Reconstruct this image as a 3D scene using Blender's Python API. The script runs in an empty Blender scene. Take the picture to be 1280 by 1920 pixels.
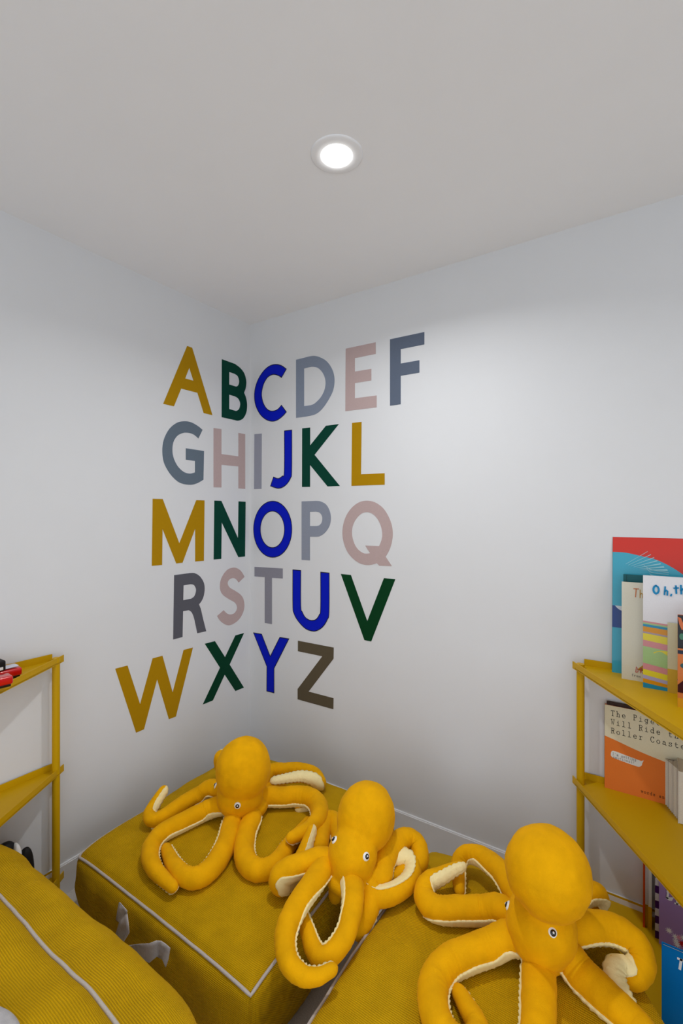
import bpy, bmesh, math, random
from math import *
from mathutils import Vector, Matrix, noise
random.seed(7)
S = bpy.context.scene
COL = S.collection
PI = pi

# ---------------------------------------------------------------- camera
F = 889.0                      # focal length in pixels of a 1280x1920 frame
CZ = 1.515                     # camera height (m), ceiling 2.6 m
_n = hypot(1335, 889)
XD = (1335/_n, -889/_n)        # world +X seen in (camera right, camera depth)
YD = (889/_n, 1335/_n)         # world +Y
_D = F*1.085/351.0; _U = (469-640)/F*_D
CX = -(_U*XD[0]+_D*XD[1]); CY = -(_U*YD[0]+_D*YD[1])
cam = bpy.data.cameras.new('camera'); camo = bpy.data.objects.new('camera', cam); COL.objects.link(camo)
cam.sensor_fit = 'VERTICAL'; cam.sensor_height = 36.0; cam.sensor_width = 24.0
cam.lens = F/1920*36.0; cam.clip_start = 0.02
camo.location = (CX, CY, CZ)
camo.rotation_euler = (PI/2, 0, atan2(-XD[1], YD[1]))
S.camera = camo

# ---------------------------------------------------------------- world, lights, exposure
W = bpy.data.worlds.new('world'); S.world = W; W.use_nodes = True
W.node_tree.nodes['Background'].inputs[0].default_value = (0.82, 0.9, 1.0, 1)
W.node_tree.nodes['Background'].inputs[1].default_value = 1.0
S.view_settings.view_transform = 'Standard'; S.view_settings.look = 'None'
S.view_settings.exposure = 0.0; S.view_settings.gamma = 1.0; S.view_settings.use_curve_mapping = False

LAMP = (1.153, -0.804)         # the downlight in view
def area(name, loc, rot, power, shape, sx, sy=None, col=(1, 1, 1), spread=PI):
    l = bpy.data.lights.new(name, 'AREA'); l.shape = shape; l.size = sx
    if sy: l.size_y = sy
    l.energy = power; l.color = col; l.spread = spread
    o = bpy.data.objects.new(name, l); COL.objects.link(o); o.location = loc; o.rotation_euler = rot
    return o
area('downlight_and_fill', (LAMP[0], LAMP[1], 2.572), (0, 0, 0), 8.5, 'DISK', 0.085, col=(.975, .99, 1), spread=radians(152))
for lx, ly in ((3.2, -0.9), (1.15, -3.2), (3.2, -3.2)):  # unseen fill lamps added in the rest of the room, without fixtures
    area('downlight_and_fill', (lx, ly, 2.572), (0, 0, 0), 2.4, 'DISK', 0.085, col=(.975, .99, 1), spread=radians(152))
area('back_fill', (2.3, -4.12, 1.13), (PI/2-.35, 0, 0), 18.0, 'RECTANGLE', 2.7, 2.1, col=(.91, .955, 1.0))  # large fill panel added behind the camera to brighten the room
area('side_fill', (4.12, -2.6, 1.13), (PI/2-.35, 0, PI/2), 20.0, 'RECTANGLE', 2.6, 2.1, col=(.91, .955, 1.0))  # second added fill panel, on the unseen right-hand side

# ---------------------------------------------------------------- points read off the plan through the fitted camera
def P(px, py, z):
    w = F*(CZ-z)/(py-960.0); u = (px-640)/F*w
    return Vector((CX+u*XD[0]+w*XD[1], CY+u*YD[0]+w*YD[1], z))
def ray(px, py):
    u = (px-640)/F
    return Vector((u*XD[0]+XD[1], u*YD[0]+YD[1], -(py-960)/F))
CAM = Vector((CX, CY, CZ))
def PX(px, py, x):
    r = ray(px, py); return CAM + r*((x-CX)/r.x)
def PY(px, py, y):
    r = ray(px, py); return CAM + r*((y-CY)/r.y)
def depth(x, y): return (x-CX)*XD[1]+(y-CY)*YD[1]
def ztop(x, y, py): return CZ-(py-960)*depth(x, y)/F
RIGHT = Vector((XD[0], YD[0], 0)); FWD = Vector((XD[1], YD[1], 0)); UP = Vector((0, 0, 1))

# ---------------------------------------------------------------- helpers
def lin(c): return tuple((v/255/12.92 if v <= 10 else ((v/255+.055)/1.055)**2.4) for v in c)
def tag(o, label=None, cat=None, group=None, kind=None):
    if label: o['label'] = label
    if cat: o['category'] = cat
    if group: o['group'] = group
    if kind: o['kind'] = kind
    return o
def empty(name, loc, label, cat, group=None, rot=(0, 0, 0)):
    o = bpy.data.objects.new(name, None); COL.objects.link(o)
    o.location = loc; o.rotation_euler = rot; o.empty_display_size = .05
    return tag(o, label, cat, group)
def mk(name, V, Fc, mats, parent=None, smooth=False, local=False, fm=None):
    me = bpy.data.meshes.new(name)
    off = Vector((0, 0, 0))
    if parent is not None and not local: 
        q = parent
        while q is not None: off += q.location; q = q.parent
    me.from_pydata([tuple(Vector(v)-off) for v in V], [], Fc)
    if not isinstance(mats, (list, tuple)): mats = [mats]
    for m in mats: me.materials.append(m)
    if fm: me.polygons.foreach_set('material_index', fm)
    if smooth: me.polygons.foreach_set('use_smooth', [True]*len(me.polygons))
    me.validate(); me.update()
    o = bpy.data.objects.new(name, me); COL.objects.link(o)
    if parent is not None: o.parent = parent
    return o
def node_mat(name, rgb, rough=.6, spec=.5, noise_amt=0, noise_scale=40, bump=0, bump_scale=200, sheen=0, emit=0, ribs=None, coat=0, metallic=0):
    m = bpy.data.materials.new(name); m.use_nodes = True
    t = m.node_tree; N = t.nodes; L = t.links; b = N['Principled BSDF']
    c = (*lin(rgb), 1)
    b.inputs['Base Color'].default_value = c; b.inputs['Roughness'].default_value = rough
    b.inputs['Specular IOR Level'].default_value = spec; b.inputs['Metallic'].default_value = metallic
    b.inputs['Coat Weight'].default_value = coat
    if sheen:
        b.inputs['Sheen Weight'].default_value = sheen; b.inputs['Sheen Roughness'].default_value = .35
        b.inputs['Sheen Tint'].default_value = (*[min(1, v*1.3+.1) for v in c[:3]], 1)
    if emit:
        b.inputs['Emission Color'].default_value = c; b.inputs['Emission Strength'].default_value = emit
    tc = N.new('ShaderNodeTexCoord')
    if noise_amt:
        n = N.new('ShaderNodeTexNoise'); n.inputs['Scale'].default_value = noise_scale; n.inputs['Detail'].default_value = 5
        L.new(tc.outputs['Object'], n.inputs['Vector'])
        mr = N.new('ShaderNodeMapRange'); mr.inputs['From Min'].default_value = .3; mr.inputs['From Max'].default_value = .7
        mr.inputs['To Min'].default_value = 1-noise_amt; mr.inputs['To Max'].default_value = 1+noise_amt
        L.new(n.outputs['Fac'], mr.inputs['Value'])
        mx = N.new('ShaderNodeVectorMath'); mx.operation = 'SCALE'; mx.inputs[0].default_value = c[:3]
        L.new(mr.outputs[0], mx.inputs['Scale']); L.new(mx.outputs[0], b.inputs['Base Color'])
    h = None
    if bump:
        n2 = N.new('ShaderNodeTexNoise'); n2.inputs['Scale'].default_value = bump_scale; n2.inputs['Detail'].default_value = 3
        L.new(tc.outputs['Object'], n2.inputs['Vector']); h = n2.outputs['Fac']
    if ribs:
        # woven rib cloth: fine cords along one axis, broken up by a cross weave
        sc, axis, depth_ = ribs
        w = N.new('ShaderNodeTexWave'); w.wave_type = 'BANDS'; w.bands_direction = axis; w.inputs['Scale'].default_value = sc
        w.inputs['Distortion'].default_value = 0; w.inputs['Detail'].default_value = 0
        w2 = N.new('ShaderNodeTexWave'); w2.bands_direction = 'Y' if axis != 'Y' else 'X'; w2.inputs['Scale'].default_value = sc*1.3
        sx = N.new('ShaderNodeSeparateXYZ'); L.new(tc.outputs['Object'], sx.inputs[0])
        ab = N.new('ShaderNodeMath'); ab.operation = 'ABSOLUTE'; L.new(sx.outputs[1], ab.inputs[0])
        ad = N.new('ShaderNodeMath'); ad.operation = 'SUBTRACT'; L.new(ab.outputs[0], ad.inputs[0]); L.new(sx.outputs[2], ad.inputs[1])
        wob = N.new('ShaderNodeTexNoise'); wob.inputs['Scale'].default_value = 9; L.new(tc.outputs['Object'], wob.inputs['Vector'])
        ad2 = N.new('ShaderNodeMath'); ad2.operation = 'MULTIPLY_ADD'; ad2.inputs[1].default_value = .012
        L.new(wob.outputs['Fac'], ad2.inputs[0]); L.new(ad.outputs[0], ad2.inputs[2])
        cb = N.new('ShaderNodeCombineXYZ'); L.new(ad2.outputs[0], cb.inputs[0]); L.new(sx.outputs[0], cb.inputs[1])
        L.new(cb.outputs[0], w.inputs['Vector']); L.new(cb.outputs[0], w2.inputs['Vector'])
        a = N.new('ShaderNodeMath'); a.operation = 'MULTIPLY_ADD'; a.inputs[1].default_value = .35
        L.new(w2.outputs['Fac'], a.inputs[0]); L.new(w.outputs['Fac'], a.inputs[2])
        bp = N.new('ShaderNodeBump'); bp.inputs['Strength'].default_value = .7; bp.inputs['Distance'].default_value = depth_
        L.new(a.outputs[0], bp.inputs['Height']); L.new(bp.outputs[0], b.inputs['Normal'])
        # cords are a little lighter than the gaps between them
        mr2 = N.new('ShaderNodeMapRange'); mr2.inputs['From Max'].default_value = 1.35
        mr2.inputs['To Min'].default_value = .70; mr2.inputs['To Max'].default_value = 1.18
        L.new(a.outputs[0], mr2.inputs['Value'])
        sc2 = N.new('ShaderNodeVectorMath'); sc2.operation = 'SCALE'
        if noise_amt: L.new(mx.outputs[0], sc2.inputs[0])
        else: sc2.inputs[0].default_value = c[:3]
        L.new(mr2.outputs[0], sc2.inputs['Scale']); L.new(sc2.outputs[0], b.inputs['Base Color'])
    elif h is not None:
        bp = N.new('ShaderNodeBump'); bp.inputs['Strength'].default_value = bump; bp.inputs['Distance'].default_value = .002
        L.new(h, bp.inputs['Height']); L.new(bp.outputs[0], b.inputs['Normal'])
    return m
_mc = {}
def cm(rgb, rough=.45, coat=0):
    k = (rgb, rough, coat)
    if k not in _mc: _mc[k] = node_mat('print_%d_%d_%d' % rgb, rgb, rough, .15, noise_amt=.02, noise_scale=300, coat=coat)
    return _mc[k]

M = {}
M['wall'] = node_mat('wall_paint', (223, 224, 226), .65, .25, noise_amt=.006, noise_scale=6, bump=.06, bump_scale=350)
M['ceil'] = node_mat('ceiling_paint', (244, 245, 248), .85, .15, noise_amt=.006, noise_scale=6, bump=.05, bump_scale=350)
M['trim'] = node_mat('trim_paint', (232, 232, 234), .4, .4, bump=.03, bump_scale=100)
M['carpet'] = node_mat('greige_carpet', (206, 200, 194), .95, .1, noise_amt=.14, noise_scale=260, bump=.8, bump_scale=500)
M['shelf'] = node_mat('ochre_powder_coat', (204, 160, 2), .45, .22, noise_amt=.03, noise_scale=400, bump=.08, bump_scale=900)
M['fab'] = node_mat('ochre_rib_cloth', (203, 158, 8), .9, .1, noise_amt=.1, noise_scale=14, sheen=.12, ribs=(62, 'X', .0016))
M['pipe'] = node_mat('pale_grey_piping', (196, 186, 178), .8, .2, noise_amt=.06, noise_scale=300, bump=.3, bump_scale=600)
M['tie'] = node_mat('grey_tie_cloth', (188, 184, 184), .85, .2, noise_amt=.1, noise_scale=60, bump=.4, bump_scale=500, sheen=.2)
M['velvet'] = node_mat('yellow_velvet', (234, 169, 0), .85, .12, noise_amt=.10, noise_scale=16, bump=.5, bump_scale=330, sheen=.18)
M['cream'] = node_mat('cream_plush', (250, 232, 172), .85, .2, noise_amt=.03, noise_scale=40, bump=.5, bump_scale=220, sheen=.15)
M['black'] = node_mat('gloss_black', (10, 10, 11), .18, .6)
M['dark'] = node_mat('matt_black', (16, 16, 18), .6, .3, bump=.1)
M['white'] = node_mat('white_plastic', (240, 240, 238), .35, .5, bump=.02)
M['paper'] = node_mat('page_edges', (228, 222, 208), .85, .2, noise_amt=.06, noise_scale=500, bump=.3, bump_scale=600)
M['red'] = node_mat('gloss_red', (205, 8, 14), .2, .5, coat=.5, bump=.02)
M['lamp'] = node_mat('lamp_diffuser', (255, 255, 252), .5, .5, emit=9)

# ---------------------------------------------------------------- the room
def box(V, Fc, x0, x1, y0, y1, z0, z1):
    b = len(V)
    V += [(x0, y0, z0), (x1, y0, z0), (x1, y1, z0), (x0, y1, z0), (x0, y0, z1), (x1, y0, z1), (x1, y1, z1), (x0, y1, z1)]
    Fc += [(b, b+3, b+2, b+1), (b+4, b+5, b+6, b+7), (b, b+1, b+5, b+4), (b+1, b+2, b+6, b+5), (b+2, b+3, b+7, b+6), (b+3, b, b+4, b+7)]
def boxes(name, L, m, parent=None, **k):
    V, Fc = [], []
    for b in L: box(V, Fc, *b)
    return mk(name, V, Fc, m, parent, **k)
R = 4.2; H = 2.6
def st(o): o['kind'] = 'structure'; return o
st(boxes('floor', [(-.1, R+.1, -R-.1, .1, -.1, 0)], M['carpet']))
st(boxes('ceiling', [(-.1, R+.1, -R-.1, .1, H, H+.1)], M['ceil']))
st(boxes('wall_left', [(-.1, 0, -R, .1, 0, H)], M['wall']))
st(boxes('wall_right', [(0, R, 0, .1, 0, H)], M['wall']))
st(boxes('wall_front', [(0, 1.0, -R-.1, -R, 0, H), (3.6, R, -R-.1, -R, 0, H), (1.0, 3.6, -R-.1, -R, 0, .06), (1.0, 3.6, -R-.1, -R, 2.25, H)], M['wall']))
st(boxes('wall_side', [(R, R+.1, -R, -3.8, 0, H), (R, R+.1, -1.4, .1, 0, H), (R, R+.1, -3.8, -1.4, 0, .06), (R, R+.1, -3.8, -1.4, 2.25, H)], M['wall']))
st(boxes('added_window_1', [(1.0, 3.6, -R-.08, -R-.03, .06, .12), (1.0, 3.6, -R-.08, -R-.03, 2.19, 2.25), (1.0, 1.06, -R-.08, -R-.03, .12, 2.19), (3.54, 3.6, -R-.08, -R-.03, .12, 2.19), (2.27, 2.33, -R-.08, -R-.03, .12, 2.19)], M['trim']))  # unseen frame made up to go with the back fill panel
st(boxes('added_window_2', [(R+.03, R+.08, -3.8, -1.4, .06, .12), (R+.03, R+.08, -3.8, -1.4, 2.19, 2.25), (R+.03, R+.08, -3.8, -3.74, .12, 2.19), (R+.03, R+.08, -1.46, -1.4, .12, 2.19), (R+.03, R+.08, -2.63, -2.57, .12, 2.19)], M['trim']))  # likewise made up, to go with the side fill panel
BH = .122
st(boxes('baseboard_left', [(0, .012, -R, 0, 0, BH-.004), (0, .008, -R, 0, BH-.004, BH)], M['trim']))
st(boxes('baseboard_right', [(.012, R, -.012, 0, 0, BH-.004), (.012, R, -.008, 0, BH-.004, BH)], M['trim']))

# ---------------------------------------------------------------- ceiling downlights
def lathe(prof, n, c, flip=False):
    V, Fc = [], []
    for r, z in prof:
        for i in range(n): V.append((c[0]+r*cos(2*PI*i/n), c[1]+r*sin(2*PI*i/n), c[2]+z))
    for j in range(len(prof)-1):
        for i in range(n):
            a = j*n+i; b = j*n+(i+1) % n
            Fc.append((a, b, b+n, a+n))
    if prof[-1][0] < 1e-4: pass
    return V, Fc
dl = empty('ceiling_downlight', (LAMP[0], LAMP[1], H), 'lit round white recessed downlight in the ceiling above the corner', 'ceiling light')
V, Fc = lathe([(.079, 0), (.079, -.002), (.075, -.004), (.050, -.005), (.0455, -.002), (.0445, -.0005)], 64, (LAMP[0], LAMP[1], H))
mk('trim_ring', V, Fc, M['ceil'], dl, True)
V, Fc = lathe([(.0445, -.001), (.043, -.005), (.038, -.008), (.026, -.010), (.012, -.011), (.0001, -.0115)], 64, (LAMP[0], LAMP[1], H))
mk('diffuser', V, Fc, M['lamp'], dl, True)

# ---------------------------------------------------------------- flat outlines -> meshes
def smooth_loop(pts):
    """points (x, y) are corners; (x, y, 1) lie on a curve"""
    n = len(pts); out = []
    for i in range(n):
        p1 = pts[i]; p2 = pts[(i+1) % n]
        s1 = len(p1) > 2; s2 = len(p2) > 2
        out.append((p1[0], p1[1]))
        if not (s1 or s2): continue
        p0 = pts[i-1] if s1 else p1
        p3 = pts[(i+2) % n] if s2 else p2
        for k in range(1, 6):
            t = k/6; t2 = t*t; t3 = t2*t
            out.append(tuple(.5*(2*p1[a]+(p2[a]-p0[a])*t+(2*p0[a]-5*p1[a]+4*p2[a]-p3[a])*t2+(3*p1[a]-p0[a]-3*p2[a]+p3[a])*t3) for a in (0, 1)))
    return out
def fill2d(loops):
    """2D loops (first outer, others holes) -> verts2d, faces via a filled curve"""
    c = bpy.data.curves.new('tmp', 'CURVE'); c.dimensions = '2D'; c.fill_mode = 'FRONT'
    for lp in loops:
        s = c.splines.new('POLY'); s.points.add(len(lp)-1); s.use_cyclic_u = True
        for i, p in enumerate(lp): s.points[i].co = (p[0], p[1], 0, 1)
    o = bpy.data.objects.new('tmp', c)
    me = bpy.data.meshes.new_from_object(o)
    V = [(v.co.x, v.co.y) for v in me.vertices]; Fc = [tuple(p.vertices) for p in me.polygons]
    bpy.data.objects.remove(o); bpy.data.curves.remove(c); bpy.data.meshes.remove(me)
    return V, Fc
def ell(cx, cy, rx, ry, n=48): return [(cx+rx*cos(2*PI*i/n), cy+ry*sin(2*PI*i/n)) for i in range(n)]

# ---------------------------------------------------------------- wall letters
MU = (176, 132, 0); GR = (0, 62, 48); BL = (0, 24, 190); PK = (188, 166, 164)
c1 = 1
LET = [
 ('A', 'L', (300, 640, 10.667), MU, [[(540, 92), (640, 130), (1045, 1478), (870, 1435), (745, 1030), (420, 945), (275, 1300), (60, 1250)], [(582, 530), (665, 788), (500, 742)]], 'mustard letter A at the upper left of the alphabet'),
 ('B', 'L', (400, 660, 8), GR, [[(125, 108), (320, 178), (400, 240, 1), (460, 320, 1), (490, 430, 1), (485, 530, 1), (457, 612), (485, 680, 1), (503, 790, 1), (490, 910, 1), (440, 1000, 1), (370, 1030, 1), (320, 1022), (122, 978)], [(235, 300), (310, 325), (360, 360, 1), (384, 430, 1), (375, 490, 1), (345, 517, 1), (310, 510), (235, 488)], [(235, 640), (320, 665), (370, 700, 1), (400, 770, 1), (385, 850, 1), (345, 882, 1), (310, 877), (235, 855)]], 'dark green letter B right of the mustard A'),
 ('C', 'R', (400, 660, 8), BL, [[(1095, 257), (1020, 205, 1), (940, 188, 1), (850, 208, 1), (760, 280, 1), (680, 400, 1), (630, 540, 1), (618, 680, 1), (640, 810, 1), (700, 930, 1), (780, 1005, 1), (870, 1038, 1), (950, 1025, 1), (1030, 970, 1), (1095, 900), (1022, 800), (960, 865, 1), (880, 888, 1), (810, 860, 1), (755, 780, 1), (728, 680, 1), (728, 590, 1), (755, 480, 1), (810, 385, 1), (870, 345, 1), (920, 338, 1), (980, 355, 1), (1023, 383)]], 'bright blue letter C with black edge, right of the dark green B'),
 ('D', 'R', (540, 640, 10.667), (134, 144, 162), [[(160, 370), (300, 335), (440, 300, 1), (540, 293, 1), (650, 325, 1), (760, 390, 1), (850, 500, 1), (910, 640, 1), (928, 800, 1), (900, 980, 1), (820, 1150, 1), (700, 1330, 1), (580, 1440, 1), (440, 1490, 1), (160, 1532)], [(320, 545), (420, 518, 1), (500, 510, 1), (590, 530, 1), (670, 600, 1), (730, 710, 1), (750, 840, 1), (725, 980, 1), (660, 1110, 1), (570, 1210, 1), (480, 1270, 1), (320, 1297)]], 'light blue-grey letter D between the blue C and the pink E'),
 ('E', 'R', (640, 610, 7.529), PK, [[(60, 330), (483, 240), (485, 403), (190, 463), (190, 653), (422, 615), (422, 778), (190, 815), (190, 1030), (497, 990), (497, 1157), (55, 1212)]], 'dusty pink letter E beside the slate F'),
 ('F', 'R', (640, 610, 7.529), (96, 106, 124), [[(686, 198), (1170, 95), (1170, 270), (836, 337), (836, 540), (1100, 493), (1100, 668), (836, 713), (836, 1115), (686, 1135)]], 'slate blue letter F at the right end of the top row'),
 ('G', 'L', (295, 780, 7.111), (102, 115, 128), [[(600, 185), (540, 135, 1), (450, 85, 1), (360, 70, 1), (260, 90, 1), (160, 170, 1), (90, 300, 1), (65, 440, 1), (80, 600, 1), (140, 730, 1), (220, 830, 1), (310, 895, 1), (430, 917, 1), (520, 900, 1), (612, 850), (620, 467), (377, 430), (377, 582), (500, 600), (500, 752), (430, 768, 1), (350, 745, 1), (270, 670, 1), (215, 560, 1), (198, 450, 1), (215, 340, 1), (270, 260, 1), (350, 225, 1), (430, 228, 1), (490, 252, 1), (545, 300)]], 'slate grey letter G starting the second row'),
 ('H', 'L', (295, 780, 7.111), PK, [[(747, 160), (852, 175), (852, 508), (1078, 538), (1078, 225), (1168, 242), (1168, 972), (1078, 965), (1078, 672), (852, 650), (852, 953), (747, 950)]], 'dusty pink letter H left of the corner'),
 ('I', 'R', (470, 780, 4.741), (152, 154, 168), [[(33, 162), (98, 156), (96, 648), (30, 650)]], 'pale lilac grey letter I just right of the corner'),
 ('J', 'R', (470, 780, 4.741), BL, [[(300, 133), (366, 125), (365, 490, 1), (355, 550, 1), (325, 600, 1), (285, 632, 1), (240, 642, 1), (177, 622), (203, 543), (245, 556, 1), (280, 535, 1), (299, 495, 1)]], 'bright blue letter J with black edge in the second row'),
 ('K', 'R', (470, 780, 4.741), GR, [[(457, 110), (528, 102), (528, 262), (668, 87), (783, 72), (567, 345), (792, 622), (683, 626), (527, 435), (527, 630), (456, 631)]], 'dark green letter K right of the blue J'),
 ('L', 'R', (470, 780, 4.741), MU, [[(900, 62), (985, 52), (980, 518), (1190, 509), (1190, 611), (895, 621)]], 'mustard letter L at the right end of the second row'),
 ('M', 'L', (270, 920, 6.4), MU, [[(102, 97), (222, 100), (422, 632), (625, 114), (724, 117), (716, 842), (612, 850), (612, 455), (460, 865), (385, 873), (220, 460), (215, 892), (92, 902)]], 'mustard letter M starting the third row'),
 ('N', 'L', (270, 920, 6.4), GR, [[(842, 119), (926, 122), (1126, 570), (1132, 128), (1217, 133), (1210, 790), (1130, 798), (930, 380), (925, 818), (834, 826)]], 'dark green letter N between the M and the corner'),
 ('O', 'R', (465, 920, 7.111), BL, [ell(330, 514, 255, 374), ell(326, 516, 161, 244)], 'bright blue letter O with black edge in the third row'),
 ('P', 'R', (465, 920, 7.111), (142, 148, 163), [[(714, 143), (900, 136), (965, 143, 1), (1040, 185, 1), (1088, 270, 1), (1104, 370, 1), (1085, 470, 1), (1030, 555, 1), (960, 606, 1), (905, 614), (825, 614), (825, 930), (714, 922)], [(825, 283), (905, 280), (952, 292, 1), (982, 330, 1), (990, 375, 1), (980, 425, 1), (952, 460, 1), (915, 471), (825, 471)]], 'light blue-grey letter P left of the pink Q'),
 ('Q', 'R', (630, 920, 10.667), PK, [[(990, 1320), (1060, 1195, 1), (1112, 1040, 1), (1133, 860, 1), (1110, 680, 1), (1040, 500, 1), (930, 340, 1), (780, 235, 1), (620, 200, 1), (460, 233, 1), (310, 345, 1), (190, 530, 1), (130, 760, 1), (140, 980, 1), (210, 1190, 1), (330, 1350, 1), (470, 1450, 1), (600, 1485, 1), (720, 1478, 1), (815, 1450), (865, 1500), (1115, 1508)], [(583, 1098), (860, 1108), (910, 980, 1), (922, 850, 1), (890, 690, 1), (810, 540, 1), (710, 452, 1), (600, 430, 1), (490, 470, 1), (385, 590, 1), (325, 740, 1), (320, 900, 1), (370, 1070, 1), (450, 1185, 1), (550, 1250, 1), (620, 1258, 1), (680, 1250)]], 'dusty pink letter Q at the right end of the third row'),
 ('R', 'L', (310, 1055, 8), (92, 92, 100), [[(130, 187), (370, 155), (435, 157, 1), (510, 200, 1), (570, 290, 1), (587, 390, 1), (572, 500, 1), (540, 575, 1), (502, 625), (530, 700, 1), (560, 830), (610, 1028), (477, 1058), (450, 930, 1), (425, 820, 1), (392, 745, 1), (350, 712), (263, 728), (255, 1115), (115, 1152)], [(270, 340), (375, 322), (425, 335, 1), (455, 385, 1), (455, 440, 1), (430, 505, 1), (385, 540), (265, 563)]], 'charcoal grey letter R starting the fourth row'),
 ('S', 'L', (310, 1055, 8), PK, [[(1185, 212), (1135, 130, 1), (1075, 85, 1), (1010, 75, 1), (930, 105, 1), (860, 190, 1), (822, 290, 1), (820, 400, 1), (860, 480, 1), (950, 545, 1), (1030, 590, 1), (1068, 640, 1), (1070, 700, 1), (1035, 755, 1), (975, 777, 1), (920, 760, 1), (872, 713), (773, 800), (830, 880, 1), (930, 938, 1), (1020, 915, 1), (1110, 840, 1), (1165, 740, 1), (1183, 640, 1), (1165, 540, 1), (1120, 475, 1), (1040, 420, 1), (960, 370, 1), (932, 310, 1), (950, 260, 1), (1005, 230, 1), (1055, 245, 1), (1097, 297)]], 'dusty pink letter S between the grey R and the corner'),
 ('T', 'R', (465, 1055, 8), (140, 139, 150), [[(97, 62), (520, 87), (520, 237), (358, 228), (358, 922), (250, 903), (250, 217), (97, 205)]], 'pale grey letter T just right of the corner'),
 ('U', 'R', (465, 1055, 8), BL, [[(673, 107), (792, 117), (792, 650, 1), (815, 740, 1), (865, 825, 1), (945, 866, 1), (1020, 850, 1), (1070, 780, 1), (1089, 690, 1), (1090, 143), (1217, 155), (1215, 740, 1), (1190, 850, 1), (1130, 950, 1), (1050, 1010, 1), (970, 1025, 1), (860, 985, 1), (750, 870, 1), (690, 760, 1), (673, 640, 1)]], 'bright blue letter U with black edge in the fourth row'),
 ('V', 'R', (625, 1060, 9.846), (0, 58, 26), [[(137, 158), (322, 178), (625, 1030), (932, 235), (1142, 257), (697, 1405), (572, 1380)]], 'bottle green letter V at the right end of the fourth row'),
 ('W', 'L', (205, 1180, 7.111), MU, [[(77, 525), (240, 482), (408, 998), (575, 387), (706, 352), (842, 842), (988, 275), (1112, 242), (885, 1162), (792, 1198), (635, 665), (460, 1332), (355, 1378)]], 'mustard letter W, largest and lowest letter at the left'),
 ('X', 'L', (370, 1170, 7.111), (0, 58, 36), [[(97, 263), (232, 228), (367, 442), (505, 152), (620, 120), (428, 540), (618, 847), (505, 893), (362, 675), (205, 1018), (70, 1073), (300, 582)]], 'dark green letter X between the mustard W and the corner'),
 ('Y', 'R', (370, 1170, 7.111), BL, [[(750, 117), (857, 135), (973, 432), (1100, 178), (1220, 197), (1023, 590), (1023, 917), (926, 893), (928, 565)]], 'bright blue letter Y with black edge in the bottom row'),
 ('Z', 'R', (540, 1180, 12), (92, 82, 64), [[(222, 255), (1027, 410), (1022, 660), (462, 1400), (1022, 1548), (1018, 1797), (215, 1573), (215, 1340), (770, 605), (222, 492)]], 'brown-grey letter Z at the end of the bottom row'),
]
def ribbon(pts, w, closed=True):
    """thin mitred band along a 2D loop"""
    V, Fc = [], []; n = len(pts)
    for i in range(n):
        a = Vector(pts[i-1]) if (closed or i) else Vector(pts[i]); b = Vector(pts[i]); c = Vector(pts[(i+1) % n]) if (closed or i < n-1) else Vector(pts[i])
        d1 = (b-a); d2 = (c-b)
        if d1.length < 1e-9: d1 = d2
        if d2.length < 1e-9: d2 = d1
        d1 = d1.normalized(); d2 = d2.normalized(); t = (d1+d2)
        t = t.normalized() if t.length > 1e-6 else d1
        nn = Vector((-t.y, t.x)); k = 1/max(.4, nn.dot(Vector((-d1.y, d1.x))))
        V += [tuple(b+nn*w/2*k), tuple(b-nn*w/2*k)]
    for i in range(n if closed else n-1):
        j = (i+1) % n; Fc.append((2*i, 2*i+1, 2*j+1, 2*j))
    return V, Fc
for ch, wl, (ox, oy, s), col, loops, lab in LET:
    L2 = []
    for lp in loops:
        pts = lp if ch == 'O' else smooth_loop(lp)
        q = []
        for x, y in pts:
            p = PX(ox+x/s, oy+y/s, 0) if wl == 'L' else PY(ox+x/s, oy+y/s, 0)
            q.append((p.y, p.z) if wl == 'L' else (p.x, p.z))
        L2.append(q)
    V2, F2 = fill2d(L2)
    T = .0012
    put = (lambda p, d: (d, p[0], p[1])) if wl == 'L' else (lambda p, d: (p[0], -d, p[1]))
    V = [put(p, T) for p in V2]; Fc = list(F2)
    for lp in L2:                                  # edge of the vinyl
        b = len(V); n = len(lp)
        V += [put(p, T) for p in lp]+[put(p, .0001) for p in lp]
        Fc += [(b+i, b+(i+1) % n, b+n+(i+1) % n, b+n+i) for i in range(n)]
    o = mk('wall_letter', V, Fc, node_mat('vinyl_'+ch, col, .6, .12, noise_amt=.02, noise_scale=90))
    tag(o, lab, 'wall letter', 'alphabet letters on the corner walls')
    if col == BL:
        V, Fc = [], []
        for lp in L2:
            a, f = ribbon(lp, .0042); b = len(V)
            V += [put(p, T+.0004) for p in a]; Fc += [tuple(i+b for i in q) for q in f]
        mk('letter_outline', V, Fc, M['dark'], o)

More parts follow.
